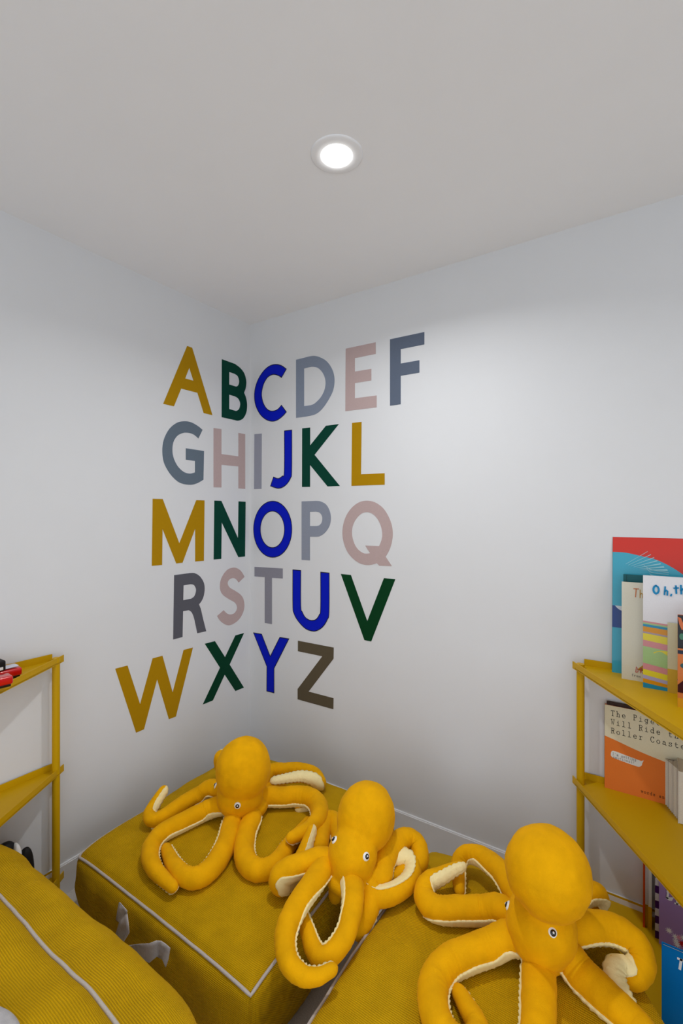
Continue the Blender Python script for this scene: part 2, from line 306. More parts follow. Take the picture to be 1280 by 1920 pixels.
# ---------------------------------------------------------------- shelving units
def prism(V, Fc, poly, z0, z1):
    b = len(V); n = len(poly)
    V += [(p[0], p[1], z0) for p in poly]+[(p[0], p[1], z1) for p in poly]
    Fc.append(tuple(range(b+n-1, b-1, -1))); Fc.append(tuple(range(b+n, b+2*n)))
    Fc += [(b+i, b+(i+1) % n, b+n+(i+1) % n, b+n+i) for i in range(n)]
def wallstrip(V, Fc, a, b, th, z0, z1):
    a = Vector(a); b = Vector(b); d = (b-a).normalized(); nn = Vector((-d.y, d.x))*th
    prism(V, Fc, [a, b, b+nn, a+nn], z0, z1)
def tube(pts, r, seg=16, cap=True):
    V, Fc = [], []; n = len(pts); prev = None
    for i in range(n):
        t = (pts[min(i+1, n-1)]-pts[max(i-1, 0)]).normalized()
        if prev is None:
            a = t.orthogonal().normalized()
        else: a = (prev-t*prev.dot(t)).normalized()
        prev = a; b = t.cross(a); rr = r[i] if isinstance(r, list) else r
        for k in range(seg):
            an = 2*PI*k/seg; V.append(pts[i]+(a*cos(an)+b*sin(an))*rr)
    for i in range(n-1):
        for k in range(seg):
            k2 = (k+1) % seg; Fc.append((i*seg+k, i*seg+k2, (i+1)*seg+k2, (i+1)*seg+k))
    if cap:
        Fc.append(tuple(range(seg-1, -1, -1))); Fc.append(tuple((n-1)*seg+k for k in range(seg)))
    return V, Fc
SZ = (.10, .515, .940)
# right unit against wall_right
RT = Vector((1.700, -.050)); RD = Vector((.566, -.824)).normalized()
ru = empty('shelving_unit', (1.73, -.05, 0), 'ochre metal shelving unit full of picture books against the right wall', 'shelf')
RE = RT+RD*1.05                      # where the front edge meets the end of the run
for z in SZ:
    V, Fc = [], []
    prism(V, Fc, [(1.735, -.008), RT+RD*.018, RE, (3.2, RE.y), (3.2, -.008)], z-.003, z)
    wallstrip(V, Fc, RT, RE, .003, z-.006, z+.020)
    wallstrip(V, Fc, RE, (3.2, RE.y), .003, z-.006, z+.020)
    wallstrip(V, Fc, (3.2, -.008), (1.735, -.008), .003, z-.006, z+.024)
    mk('shelf', V, Fc, M['shelf'], ru)
def post(c, z0, z1, parent):
    V, Fc = tube([Vector((c[0], c[1], z0)), Vector((c[0], c[1], z1))], .0135, 32)
    mk('post', V, Fc, M['shelf'], parent, False)
for a, b in ((0, .094), (.10, .509), (.515, .934), (.940, .956)):
    post((1.7275, -.052), a, b, ru)
post((3.17, -.04), 0, .956, ru); post((RE.x+.02, RE.y+.03), 0, .956, ru); post((3.17, RE.y+.03), 0, .956, ru)
# left unit against wall_left
LT = Vector((.044, -1.058)); LD = Vector((.53, -.85)).normalized()
lu = empty('shelving_unit', (.05, -1.1, 0), 'ochre metal shelving unit against the left wall carrying red toys', 'shelf')
LE = LT+LD*.40
for z in SZ:
    V, Fc = [], []
    prism(V, Fc, [(.008, -1.085), (.008, -2.2), (LE.x, -2.2), LE, LT+LD*.018], z-.003, z)
    wallstrip(V, Fc, LE, LT, .003, z-.006, z+.020)
    wallstrip(V, Fc, (LE.x, -2.2), LE, .003, z-.006, z+.020)
    wallstrip(V, Fc, (.008, -1.085), (.008, -2.2), .003, z-.006, z+.024)
    mk('shelf', V, Fc, M['shelf'], lu)
for a, b in ((0, .094), (.10, .509), (.515, .934), (.940, .958)):
    post((.052, -1.091), a, b, lu)
post((.03, -2.17), 0, .956, lu); post((LE.x-.025, -2.17), 0, .956, lu)

# ---------------------------------------------------------------- floor poufs
def pouf(name, label, x0, x1, y0, y1, z0, z1, dome=.02, bulge=.05, sag=.03, er=.03, seed=0, mat=None, squash=None, side_y=None, group=None):
    root = empty(name, ((x0+x1)/2, (y0+y1)/2, z0), label, 'pouf', group)
    cx, cy, cz = (x0+x1)/2, (y0+y1)/2, (z0+z1)/2; hx, hy, hz = (x1-x0)/2, (y1-y0)/2, (z1-z0)/2
    off = Vector((seed*7.3, seed*3.1, 0))
    def mp(u, v, w, wr=1):
        p = Vector((u*hx, v*hy, w*hz))
        q = Vector((max(-hx+er, min(hx-er, p.x)), max(-hy+er, min(hy-er, p.y)), max(-hz+er, min(hz-er, p.z))))
        d = p-q
        if d.length > 1e-9: p = q+d.normalized()*er
        # cloth pulled to the corners, belly between them
        by = (bulge if side_y is None else side_y)
        bx = bulge*(1-v*v)**.6*(1-w*w)**.7 if abs(v) < 1 and abs(w) < 1 else 0
        byy = by*(1-min(1, abs(u))**(8 if side_y else 4))**.8*(1-w*w)**(.3 if side_y else .6) if abs(w) < 1 else 0
        p.x += u*abs(u)**3*bx; p.y += v*abs(v)**3*byy
        if w > 0:
            e = (1-u*u)*(1-v*v)
            p.z += (dome*e**.38 if e > 0 else 0)*w**3
            p.z -= sag*(abs(u)*abs(v))**5*w
        if w < 0:                                   # rounded foot
            p.x *= 1-.07*(w*w)*abs(u); p.y *= 1-.07*(w*w)*abs(v)
        nz = noise.noise(Vector((p.x*5, p.y*5, p.z*7))+off)*.008+noise.noise(Vector((p.x*16, p.y*16, p.z*9))+off)*.003
        side = max(abs(u), abs(v))
        crease = noise.noise(Vector((p.x*9, p.y*9, p.z*22))+off*2)*.006*(side**6)*(1-w*w)
        nrm = Vector((u**5, v**5, w**3))
        if w < -.9: nrm *= 0
        if nrm.length > 1e-6: p += nrm.normalized()*(nz+crease)*wr
        p += Vector((cx, cy, cz))
        p.z = max(p.z, z0+.0005)
        if squash: p = squash(p)
        return p
    N = 48
    idx = {}; V = []; Fc = []
    def vid(u, v, w):
        k = (round(u*N), round(v*N), round(w*N))
        if k not in idx: idx[k] = len(V); V.append(mp(u, v, w))
        return idx[k]
    K = N; st_ = [(-1+2*i/K) for i in range(K+1)]; Kz = 24; sz = [(-1+2*i/Kz) for i in range(Kz+1)]
    for i in range(K):
        for j in range(K):
            a, b, c, d = st_[i], st_[i+1], st_[j], st_[j+1]
            Fc.append((vid(a, c, 1), vid(b, c, 1), vid(b, d, 1), vid(a, d, 1)))
            Fc.append((vid(a, c, -1), vid(a, d, -1), vid(b, d, -1), vid(b, c, -1)))
        for j in range(Kz):
            a, b, c, d = st_[i], st_[i+1], sz[j], sz[j+1]
            Fc.append((vid(a, -1, c), vid(b, -1, c), vid(b, -1, d), vid(a, -1, d)))
            Fc.append((vid(b, 1, c), vid(a, 1, c), vid(a, 1, d), vid(b, 1, d)))
            Fc.append((vid(-1, b, c), vid(-1, a, c), vid(-1, a, d), vid(-1, b, d)))
            Fc.append((vid(1, a, c), vid(1, b, c), vid(1, b, d), vid(1, a, d)))
    mk('cover', V, Fc, mat or M['fab'], root, True)
    ring = []
    G = 60
    for s in range(G): ring.append((-1+2*s/G, -1))
    for s in range(G): ring.append((1, -1+2*s/G))
    for s in range(G): ring.append((1-2*s/G, 1))
    for s in range(G): ring.append((-1, 1-2*s/G))
    pts = [mp(u, v, 1)+Vector((u**9*.0015, v**9*.0015, .0035)) for u, v in ring]; pts.append(pts[0]); pts.append(pts[1])
    V, Fc = tube(pts, .0045, 10, False)
    mk('piping', V, Fc, M['pipe'], root, True)
    for u, v in ((-1, -1), (1, -1), (1, 1), (-1, 1)):
        pts = [mp(u, v, w)+Vector((u, v, 0))*.0005 for w in [i/12-1 for i in range(0, 24)]]
        V, Fc = tube(pts, .0022, 6, False); mk('corner_seam', V, Fc, M['fab'], root, True)
    return root, mp
def shelf_squash(p):
    # the soft side is pressed against the front edge of the low shelf
    lim = RT.x+(RT.y-p.y)*RD.x/(-RD.y)-.118
    if p.x > lim: p = Vector((lim+(p.x-lim)*.04, p.y, p.z))
    return p
def skew(p): return Vector((p.x-.040*(p.y+1.1)/.9+.012*(1-(p.x-.2)/.9), p.y-.012*(p.x-.2)/.9, p.z))
p1, mp1 = pouf('floor_pouf', 'ochre ribbed square pouf in the wall corner with grey ties on its front side', .178, 1.09, -1.094, -.205, 0, .272, dome=.032, bulge=.02, sag=.012, er=.03, seed=1, squash=skew, group='ochre floor poufs')
p2, mp2 = pouf('floor_pouf', 'ochre ribbed square pouf in front of the book shelves at lower right', 1.243, 2.13, -1.24, -.318, 0, .270, dome=.032, bulge=.02, sag=.035, er=.03, seed=2, squash=shelf_squash, group='ochre floor poufs')
p4, mp4 = pouf('floor_pouf', 'ochre pouf on the floor under the nearest pouf, mostly hidden', .40, 1.26, -2.2, -1.36, 0, .245, dome=.0, bulge=.03, sag=0, er=.05, seed=5, group='ochre floor poufs')
p3, mp3 = pouf('floor_pouf', 'nearest ochre pouf stacked on another at the lower left corner', .10, 1.26, -2.33, -1.437, .247, .500, dome=.012, bulge=.03, sag=.02, er=.05, seed=4, side_y=.138, group='ochre floor poufs')

def strap(name, L, R_, parent, th=.0022):
    """folded cloth band through left/right edge points"""
    V, Fc = [], []; n = len(L)
    for a, b in zip(L, R_):
        for k in range(5): V.append(a.lerp(b, k/4))
    m = 5
    for i in range(n-1):
        for k in range(m-1): Fc.append((i*m+k, i*m+k+1, (i+1)*m+k+1, (i+1)*m+k))
    o = mk(name, V, Fc, M['tie'], parent, True)
    md = o.modifiers.new('thickness', 'SOLIDIFY'); md.thickness = th; md.offset = 0
    return o
def sm(pts, k=6):
    out = []
    n = len(pts)
    for i in range(n-1):
        p0 = pts[max(i-1, 0)]; p1_ = pts[i]; p2_ = pts[i+1]; p3_ = pts[min(i+2, n-1)]
        for j in range(k):
            t = j/k; out.append(.5*((2*p1_)+(p2_-p0)*t+(2*p0-5*p1_+4*p2_-p3_)*t*t+(3*p1_-p0-3*p2_+p3_)*t**3))
    out.append(pts[-1]); return out
def strap_px(name, rows, parent):
    """rows: (x left, y left, x right, y right, distance in front of the pouf side)"""
    A = [PY(a, b, -1.142-d) for a, b, c, e, d in rows]; B = [PY(c, e, -1.142-d-.004) for a, b, c, e, d in rows]
    return strap(name, A, B, parent)
s = 9.143
def t1(x, y): return (200+x/s, 1660+y/s)
strap_px('tie', [(*t1(215, 290), *t1(225, 290), .0), (*t1(190, 400), *t1(350, 440), .012), (*t1(160, 590), *t1(345, 470), .006), (*t1(215, 640), *t1(355, 520), .02), (*t1(190, 720), *t1(375, 700), .028), (*t1(148, 850), *t1(385, 820), .022), (*t1(190, 940), *t1(290, 970), .016), (*t1(230, 1100), *t1(300, 1080), .016)], p1)
strap_px('tie', [(*t1(300, 1160), *t1(300, 1050), .0), (*t1(400, 1200), *t1(380, 1030), .004), (*t1(560, 1240), *t1(560, 1005), .015), (*t1(735, 1325), *t1(720, 1000), .026), (*t1(860, 1215), *t1(850, 950), .016), (*t1(890, 1235), *t1(930, 955), .008), (*t1(950, 1260), *t1(1010, 1010), .016), (*t1(1000, 1395), *t1(1090, 1080), .006), (*t1(1010, 1405), *t1(1060, 1250), .0)], p1)
# grey carrying strap on the nearest pouf
strap('handle', sm([P(-30, 1870, .515), P(-5, 1885, .525), P(18, 1897, .53), P(34, 1915, .522), P(44, 1940, .516)], 5),
      sm([P(-60, 1930, .518), P(-30, 1935, .525), P(-5, 1945, .53), P(10, 1955, .522), P(20, 1965, .516)], 5), p3, .003)

# ---------------------------------------------------------------- octopus soft toys
def ellipsoid(V, Fc, c, axis, a, b, n=28):
    q = axis.normalized().to_track_quat('Z', 'Y').to_matrix()
    base = len(V)
    for i in range(n+1):
        th = PI*i/n
        for k in range(n):
            ph = 2*PI*k/n
            V.append(c+q @ Vector((b*sin(th)*cos(ph), b*sin(th)*sin(ph), a*cos(th))))
    for i in range(n):
        for k in range(n):
            Fc.append((base+i*n+k, base+(i+1)*n+k, base+(i+1)*n+(k+1) % n, base+i*n+(k+1) % n))
def hit_ellipsoid(px, py, c, axis, a, b):
    q = axis.normalized().to_track_quat('Z', 'Y').to_matrix().transposed()
    o = q @ (CAM-c); d = q @ ray(px, py)
    sc = Vector((1/b, 1/b, 1/a)); o = Vector([o[i]*sc[i] for i in range(3)]); d = Vector([d[i]*sc[i] for i in range(3)])
    A = d.dot(d); B = 2*o.dot(d); C = o.dot(o)-1; D_ = B*B-4*A*C
    t = (-B-sqrt(D_))/2/A if D_ > 0 else -B/2/A
    p = CAM+ray(px, py)*t
    l = q @ (p-c); nn = q.transposed() @ Vector((l.x/b/b, l.y/b/b, l.z/a/a))
    return p, nn.normalized()
def disc(c, nrm, r, h, n=24, rings=5, sx=1.0):
    """shallow dome button"""
    q = nrm.to_track_quat('Z', 'Y').to_matrix(); V, Fc = [], []
    for i in range(rings+1):
        t = i/rings
        for k in range(n):
            V.append(c+q @ Vector((r*cos(t*PI/2)*cos(2*PI*k/n)*sx, r*cos(t*PI/2)*sin(2*PI*k/n), h*sin(t*PI/2))))
    for i in range(rings):
        for k in range(n): Fc.append((i*n+k, i*n+(k+1) % n, (i+1)*n+(k+1) % n, (i+1)*n+k))
    return V, Fc
PTOP = .292
def tentacle(root, org, sc, pts, belly, r0=.044, r1=.037, r2=.017, start=None, seed=0, cream_w=1.0):
    """pts: (x, y, height of the centre line above the cushion); belly: ('f', x, y, k) or list of (right, toward, up)"""
    C = [P(org[0]+x/sc, org[1]+y/sc, PTOP+h) for x, y, h in pts]
    if start is not None: C = [start]+C
    nC = len(C)
    if belly[0] == 'f':
        foc = P(org[0]+belly[1]/sc, org[1]+belly[2]/sc, PTOP)
        Bs = []
        for c in C:
            d = foc-c; d.z = 0
            if d.length > 1e-4: d.normalize()
            Bs.append((d-UP*belly[3]).normalized())
    else:
        Bs = [(RIGHT*b[0]-FWD*b[1]+UP*b[2]).normalized() for b in belly]
        if start is not None: Bs = [Bs[0]]+Bs
        while len(Bs) < nC: Bs.append(Bs[-1])
    # dense centre line
    D, Q = [], []
    for i in range(nC-1):
        a0 = C[max(i-1, 0)]; a1 = C[i]; a2 = C[i+1]; a3 = C[min(i+2, nC-1)]
        k = max(3, int((a2-a1).length/.0045))
        for j in range(k):
            t = j/k; D.append(.5*((2*a1)+(a2-a0)*t+(2*a0-5*a1+4*a2-a3)*t*t+(3*a1-a0-3*a2+a3)*t**3)); Q.append(Bs[i].lerp(Bs[i+1], t))
    D.append(C[-1]); Q.append(Bs[-1])
    for _ in range(3):
        D = [D[0]]+[(D[i-1]+D[i]*2+D[i+1])/4 for i in range(1, len(D)-1)]+[D[-1]]
    n = len(D)
    S_ = [0]
    for i in range(1, n): S_.append(S_[-1]+(D[i]-D[i-1]).length)
    L = S_[-1]
    T = [(D[min(i+1, n-1)]-D[max(i-1, 0)]).normalized() for i in range(n)]
    N1 = []
    for i in range(n):
        b = Q[i]-T[i]*Q[i].dot(T[i])
        b = b.normalized() if b.length > .05 else (N1[-1]-T[i]*N1[-1].dot(T[i])).normalized() if N1 else T[i].orthogonal().normalized()
        N1.append(b)
    for _ in range(6):
        N1 = [N1[0]]+[(N1[i-1]+N1[i]+N1[i+1]) for i in range(1, n-1)]+[N1[-1]]
        N1 = [(v-T[i]*v.dot(T[i])).normalized() for i, v in enumerate(N1)]
    seg = 28; V, Fc = [], []
    RR = []
    for i in range(n):
        t = S_[i]/L
        r = r0+(r1-r0)*min(1, t/.35) if t < .35 else r1+(r2-r1)*((t-.35)/.65)**1.7
        e = L-S_[i]
        if e < r2*1.3: r *= max(.12, sqrt(max(0, 1-((r2*1.3-e)/(r2*1.3))**2)))
        RR.append(r)
    cur = [0.0]*n
    for i in range(2, n-2): cur[i] = (T[i+2]-T[i-2]).length/max(1e-5, S_[i+2]-S_[i-2])
    half = 50*PI/180*cream_w
    def frame(i): return N1[i], T[i].cross(N1[i])
    for i in range(n):
        a, b = frame(i)
        kd = (T[min(i+3, n-1)]-T[max(i-3, 0)])
        kd = kd.normalized() if kd.length > 1e-5 else a
        for k in range(seg):
            an = 2*PI*k/seg; d = a*cos(an)+b*sin(an)
            # gathered creases on the inside of bends
            inner = max(0, d.dot(kd))*min(1, cur[i]*.05)
            w = noise.noise(Vector((S_[i]*150+seed*9, cos(an)*.8, sin(an)*.8+seed)))
            w2 = noise.noise(Vector((S_[i]*34+seed*5, cos(an)*1.2, sin(an)*1.2+seed)))
            rr = RR[i]*(1+.040*w*(.25+1.5*min(1, cur[i]*.06))+.045*w2-.10*inner*(.5+.5*sin(S_[i]*900)))
            if cos(an) > .5: rr *= .975
            V.append(D[i]+d*rr)
    for i in range(n-1):
        for k in range(seg): k2 = (k+1) % seg; Fc.append((i*seg+k, i*seg+k2, (i+1)*seg+k2, (i+1)*seg+k))
    Fc.append(tuple(range(seg-1, -1, -1))); Fc.append(tuple((n-1)*seg+k for k in range(seg)))
    t_ = mk('tentacle', V, Fc, M['velvet'], root, True)
    # cream underside with a scalloped rim and two rows of suckers
    V, Fc = [], []; m = 15
    ang = [-half*1.06]+[-half+2*half*j/(m-3) for j in range(m-2)]+[half*1.06]
    for i in range(n):
        a, b = frame(i); s_ = S_[i]; r = RR[i]
        fade = min(1, (L-s_)/.02+.15)
        sca = abs(sin(s_*PI/.017+seed))
        for j, an in enumerate(ang):
            e = abs(an)/half
            if j in (0, m-1): rr = r*.93; an2 = an
            else:
                rim = max(0, (e-.72)/.28)
                suck = max(0, sin(s_*2*PI/.021+(0 if an < 0 else 1.5)))**2*max(0, 1-abs(e-.45)/.3)
                rr = r*1.0+fade*(.0007+.0046*rim*(.15+.85*sca)+.0030*suck)
                an2 = an*(1+.09*rim*sca)
            V.append(D[i]+(a*cos(an2)+b*sin(an2))*rr)
    for i in range(n-1):
        for j in range(m-1): Fc.append((i*m+j, i*m+j+1, (i+1)*m+j+1, (i+1)*m+j))
    mk('underside', V, Fc, M['cream'], t_, True)
    return t_
def octopus(label, mantle, face, base, eyes, tents, org, sc, extra=()):
    """mantle/face/base: (centre, axis, half length, half width)"""
    root = empty('octopus_toy', (base[0].x, base[0].y, PTOP), label, 'stuffed toy', 'yellow plush octopuses on the poufs')
    V, Fc = [], []
    for c, ax, a, b in (mantle, face, base)+tuple(extra): ellipsoid(V, Fc, c, ax, a, b)
    body = mk('body', V, Fc, M['velvet'], root, True)
    md = body.modifiers.new('skin', 'REMESH'); md.mode = 'VOXEL'; md.voxel_size = .005; md.use_smooth_shade = True
    md = body.modifiers.new('soft', 'SMOOTH'); md.factor = .6; md.iterations = 7
    tx = bpy.data.textures.new('plush', 'CLOUDS'); tx.noise_scale = .07
    md = body.modifiers.new('dents', 'DISPLACE'); md.texture = tx; md.strength = .010; md.mid_level = .5
    for px, py, part, r in eyes:
        el = {'f': face, 'm': mantle}[part]
        p, nn = hit_ellipsoid(px, py, *el)
        V, Fc = disc(p-nn*.003, nn, r, .007); e = mk('eye', V, Fc, M['white'], root, True)
        look = (nn*1.0).normalized()
        V, Fc = disc(p+nn*.0028, look, r*.58, .0035); pu = mk('pupil', V, Fc, M['black'], e, True)
        V, Fc = disc(p+nn*.0058+UP*r*.12, look, r*.2, .0012, 12, 3); mk('pupil_spot', V, Fc, M['white'], e, True)
    for i, t in enumerate(tents):
        kw = dict(t[2]) if len(t) > 2 else {}
        st0 = None
        if not kw.pop('free', False):
            f = P(org[0]+t[0][0][0]/sc, org[1]+t[0][0][1]/sc, PTOP+t[0][0][2])
            st0 = base[0].lerp(f, .35); st0.z = max(st0.z, f.z-.01)
        tentacle(root, org, sc, t[0], t[1], start=st0, seed=i*1.7+len(label), **kw)
    return root

def PZ(px, py, z): return P(px, py, z)
# octopus in the corner
org, sc = (240, 1360), 3.2
fA = P(450, 1489, .402); mA = P(456, 1442, .500); bA = P(462, 1508, .345)
octopus('yellow plush octopus sitting furthest back, on the pouf in the corner',
        (mA, (mA-fA)+UP*.02, .122, .107), (fA, UP, .085, .091), (bA, UP, .05, .088),
        [(404, 1472, 'f', .0125), (445, 1511, 'f', .0125)],
        [([(505, 375, .085), (430, 415, .055), (330, 470, .042), (235, 535, .038), (155, 568, .038), (128, 535, .043), (160, 470, .06), (198, 410, .085), (233, 362, .105)],
          [(0, .2, -1), (0, .2, -1), (0, .2, -1), (0, .1, -1), (.6, -.3, -.6), (1, .1, 0), (1, .4, .2), (1, .4, .2), (1, .4, .2), (1, .4, .2)], {'r0': .036, 'r1': .032}),
         ([(540, 485, .06), (450, 520, .042), (330, 580, .038), (215, 640, .038), (145, 715, .037), (133, 800, .037), (170, 875, .036), (230, 935, .033), (290, 988, .03)], ('f', 300, 760, 1.3), {'r1': .034, 'r0': .037}),
         ([(630, 575, .045), (600, 680, .038), (560, 770, .037), (495, 860, .036), (410, 915, .036), (330, 900, .036), (275, 840, .033), (240, 770, .03), (222, 722, .026)], ('f', 400, 740, .7), {'r1': .036, 'r0': .038}),
         ([(740, 560, .045), (708, 650, .038), (695, 745, .036), (715, 825, .036), (780, 868, .036), (860, 850, .035), (920, 790, .033), (965, 720, .03), (1030, 640, .022), (1090, 560, .02)], ('f', 850, 700, 1.0), {'r1': .036, 'r0': .038}),
         ([(830, 430, .062), (920, 430, .055), (1010, 425, .055), (1090, 435, .058), (1140, 480, .062), (1145, 550, .068), (1100, 610, .074), (1030, 650, .078), (950, 688, .082)], ('f', 990, 560, 2.0), {'r1': .039, 'r0': .037, 'r2': .018}),
         ([(840, 285, .05), (940, 270, .05), (1050, 270, .05), (1125, 300, .045), (1152, 350, .04), (1110, 325, .065), (1040, 310, .075), (950, 322, .078), (850, 340, .08)],
          [(0, -.3, -1), (0, -.3, -1), (0, 0, -1), (-.3, .3, -.6), (-.6, .8, 0), (.2, .9, .7), (0, .8, .9), (0, .8, .9), (0, .8, .9), (0, .8, .9)], {'r0': .034, 'r1': .032, 'r2': .014, 'cream_w': 1.35}),
         ([(860, 370, .03), (1010, 420, .02), (1110, 470, .018), (1080, 490, .018), (1000, 503, .018)], ('f', 1000, 600, .3), {'r0': .022, 'r1': .02, 'r2': .016}),
         ([(590, 330, .05), (568, 260, .08), (556, 195, .13), (590, 165, .15)], [(0, -1, 0)], {'r0': .034, 'r1': .034, 'r2': .03}),
         ], org, sc)

# octopus lying across the gap
org, sc = (480, 1440), 3.5556
fB = P(660, 1603, .405); mB = P(686, 1530, .478); bB = P(655, 1640, .345)
octopus('yellow plush octopus slumped across the gap between two poufs, both eyes showing',
        (mB, (mB-fB)+UP*.01, .108, .098), (fB, (mB-bB), .085, .080), (bB, UP, .048, .082),
        [(626, 1574, 'f', .0125), (687, 1606, 'f', .0125)],
        [([(440, 605, .095), (340, 635, .092), (240, 670, .088), (165, 715, .075), (165, 770, .045), (230, 710, .035), (300, 610, .045), (345, 490, .07), (383, 375, .10)],
          [(0, .7, -.9), (0, .7, -1), (0, .8, -.9), (.2, 1, -.6), (.9, .3, .2), (1, .2, .2), (1, .3, .3), (1, .5, .3), (1, .5, .3), (1, .5, .3)], {'r0': .034, 'r1': .036, 'r2': .015}),
         ([(470, 650, .085), (370, 780, .085), (280, 910, .08), (215, 1040, .07), (190, 1170, .055), (220, 1300, .045), (310, 1385, .04), (410, 1390, .04), (480, 1358, .045), (545, 1322, .05)], ('f', 360, 1130, .6), {'r0': .037, 'r1': .0335, 'r2': .014}),
         ([(640, 780, .075), (645, 880, .07), (630, 990, .06), (592, 1120, .045), (520, 1225, .032), (440, 1268, .024), (382, 1205, .02), (345, 1095, .022), (300, 950, .03), (258, 835, .040)], ('f', 450, 1000, .1), {'r0': .038, 'r1': .0285, 'r2': .012}),
         ([(755, 770, .05), (765, 870, .03), (740, 960, .01), (700, 1060, -.02), (660, 1150, -.05)], ('f', 600, 1100, 4), {'r0': .034, 'r1': .033, 'r2': .022}),
         ([(820, 720, .06), (850, 620, .075), (910, 520, .085), (1000, 470, .08), (1070, 510, .065), (1090, 600, .05), (1060, 670, .04), (980, 700, .034), (880, 740, .03)], ('f', 960, 620, .9), {'r0': .036, 'r1': .036, 'r2': .02}),
         ([(790, 850, .035), (870, 850, .035), (960, 810, .036), (1030, 740, .042), (1045, 660, .05), (1010, 600, .06), (950, 590, .065), (905, 640, .055)],
          [(-.1, -.9, .8), (-.2, -.8, .8), (-.4, -.7, .8), (-.9, -.1, .8), (-1, .2, .8), (-.5, .8, .8), (.2, .9, .8), (.8, .4, .6), (.8, .4, .6)], {'r0': .03, 'r1': .03, 'r2': .022, 'cream_w': 1.2}),
         ([(545, 400, .04), (495, 345, .04), (455, 400, .04), (430, 480, .045), (425, 560, .05)], ('f', 380, 600, .8), {'r0': .036, 'r1': .035, 'r2': .03}),
         ([(540, 770, .02), (530, 840, -.01), (520, 900, -.04)], ('f', 500, 700, .5), {'r0': .026, 'r1': .025, 'r2': .02}),
         ], org, sc)

# nearest octopus, right
org, sc = (760, 1520), 2.56
fC = P(1014, 1738, .405); mC = P(1026, 1634, .570); bC = P(1015, 1772, .345)
octopus('largest looking yellow plush octopus at lower right, nearest the book shelves',
        (mC, (mC-fC)+RIGHT*-.01, .108, .106), (fC, UP, .092, .090), (bC, UP, .05, .074),
        [(951, 1697, 'f', .0125), (1036, 1749, 'f', .0125)],
        [([(480, 320, .09), (420, 260, .085), (350, 215, .075), (285, 212, .062), (252, 262, .042), (255, 340, .034), (262, 410, .03)], ('f', 340, 340, .8), {'r0': .038, 'r1': .034, 'r2': .014}),
         ([(460, 480, .07), (370, 478, .05), (260, 478, .042), (150, 470, .042), (90, 415, .045), (105, 345, .055), (170, 310, .07), (235, 278, .082), (292, 258, .09)],
          [(0, .7, -.8), (0, .7, -.8), (0, .7, -.8), (0, .5, -.8), (.6, -.2, -.5), (1, .2, .3), (.7, .8, .4), (.4, 1, .5), (.4, 1, .5), (.4, 1, .5)], {'r0': .040, 'r1': .038, 'r2': .013}),
         ([(500, 610, .07), (410, 650, .05), (300, 690, .042), (200, 740, .040), (138, 830, .040), (135, 940, .040), (170, 1040, .040), (240, 1110, .038), (320, 1110, .036), (345, 1040, .035), (300, 950, .033), (235, 840, .028)], ('f', 330, 880, 1.0), {'r0': .041, 'r1': .040, 'r2': .017}),
         ([(650, 680, .065), (640, 780, .045), (638, 900, .042), (632, 1040, .040), (600, 1180, .040), (530, 1260, .038), (450, 1240, .034)], ('f', 380, 1000, 1.0), {'r0': .042, 'r1': .041}),
         ([(775, 700, .06), (840, 780, .045), (930, 870, .042), (1030, 960, .042), (1130, 1050, .042), (1190, 1150, .042), (1160, 1240, .04)], ('f', 850, 1100, 2.0), {'r0': .043, 'r1': .042}),
         ([(850, 565, .09), (940, 560, .09), (1030, 585, .085), (1105, 650, .07), (1130, 735, .05), (1085, 790, .04), (1030, 760, .045), (1005, 800, .045), (1035, 880, .045), (1100, 985, .05)],
          [(0, .2, -1), (0, .2, -1), (-.1, .2, -1), (-.5, .3, -1), (-.8, .3, -.7), (-.8, -.3, .4), (-.2, 0, 1), (-.4, .4, 1), (-.5, .4, 1), (-.2, .3, 1), (-.2, .3, 1)], {'r0': .040, 'r1': .038, 'r2': .016, 'cream_w': 1.25}),
         ([(830, 420, .085), (880, 395, .088), (920, 400, .075), (925, 440, .05), (880, 450, .04)], [(0, .8, -.6), (0, .8, -.6), (.2, .6, -.8), (-.3, .2, -1), (-.3, .2, -1)], {'r0': .034, 'r1': .034, 'r2': .026}),
         ([(600, 330, .06), (640, 260, .05), (700, 240, .04), (760, 270, .04)], [(0, 0, -1)], {'r0': .034}),
         ], org, sc)

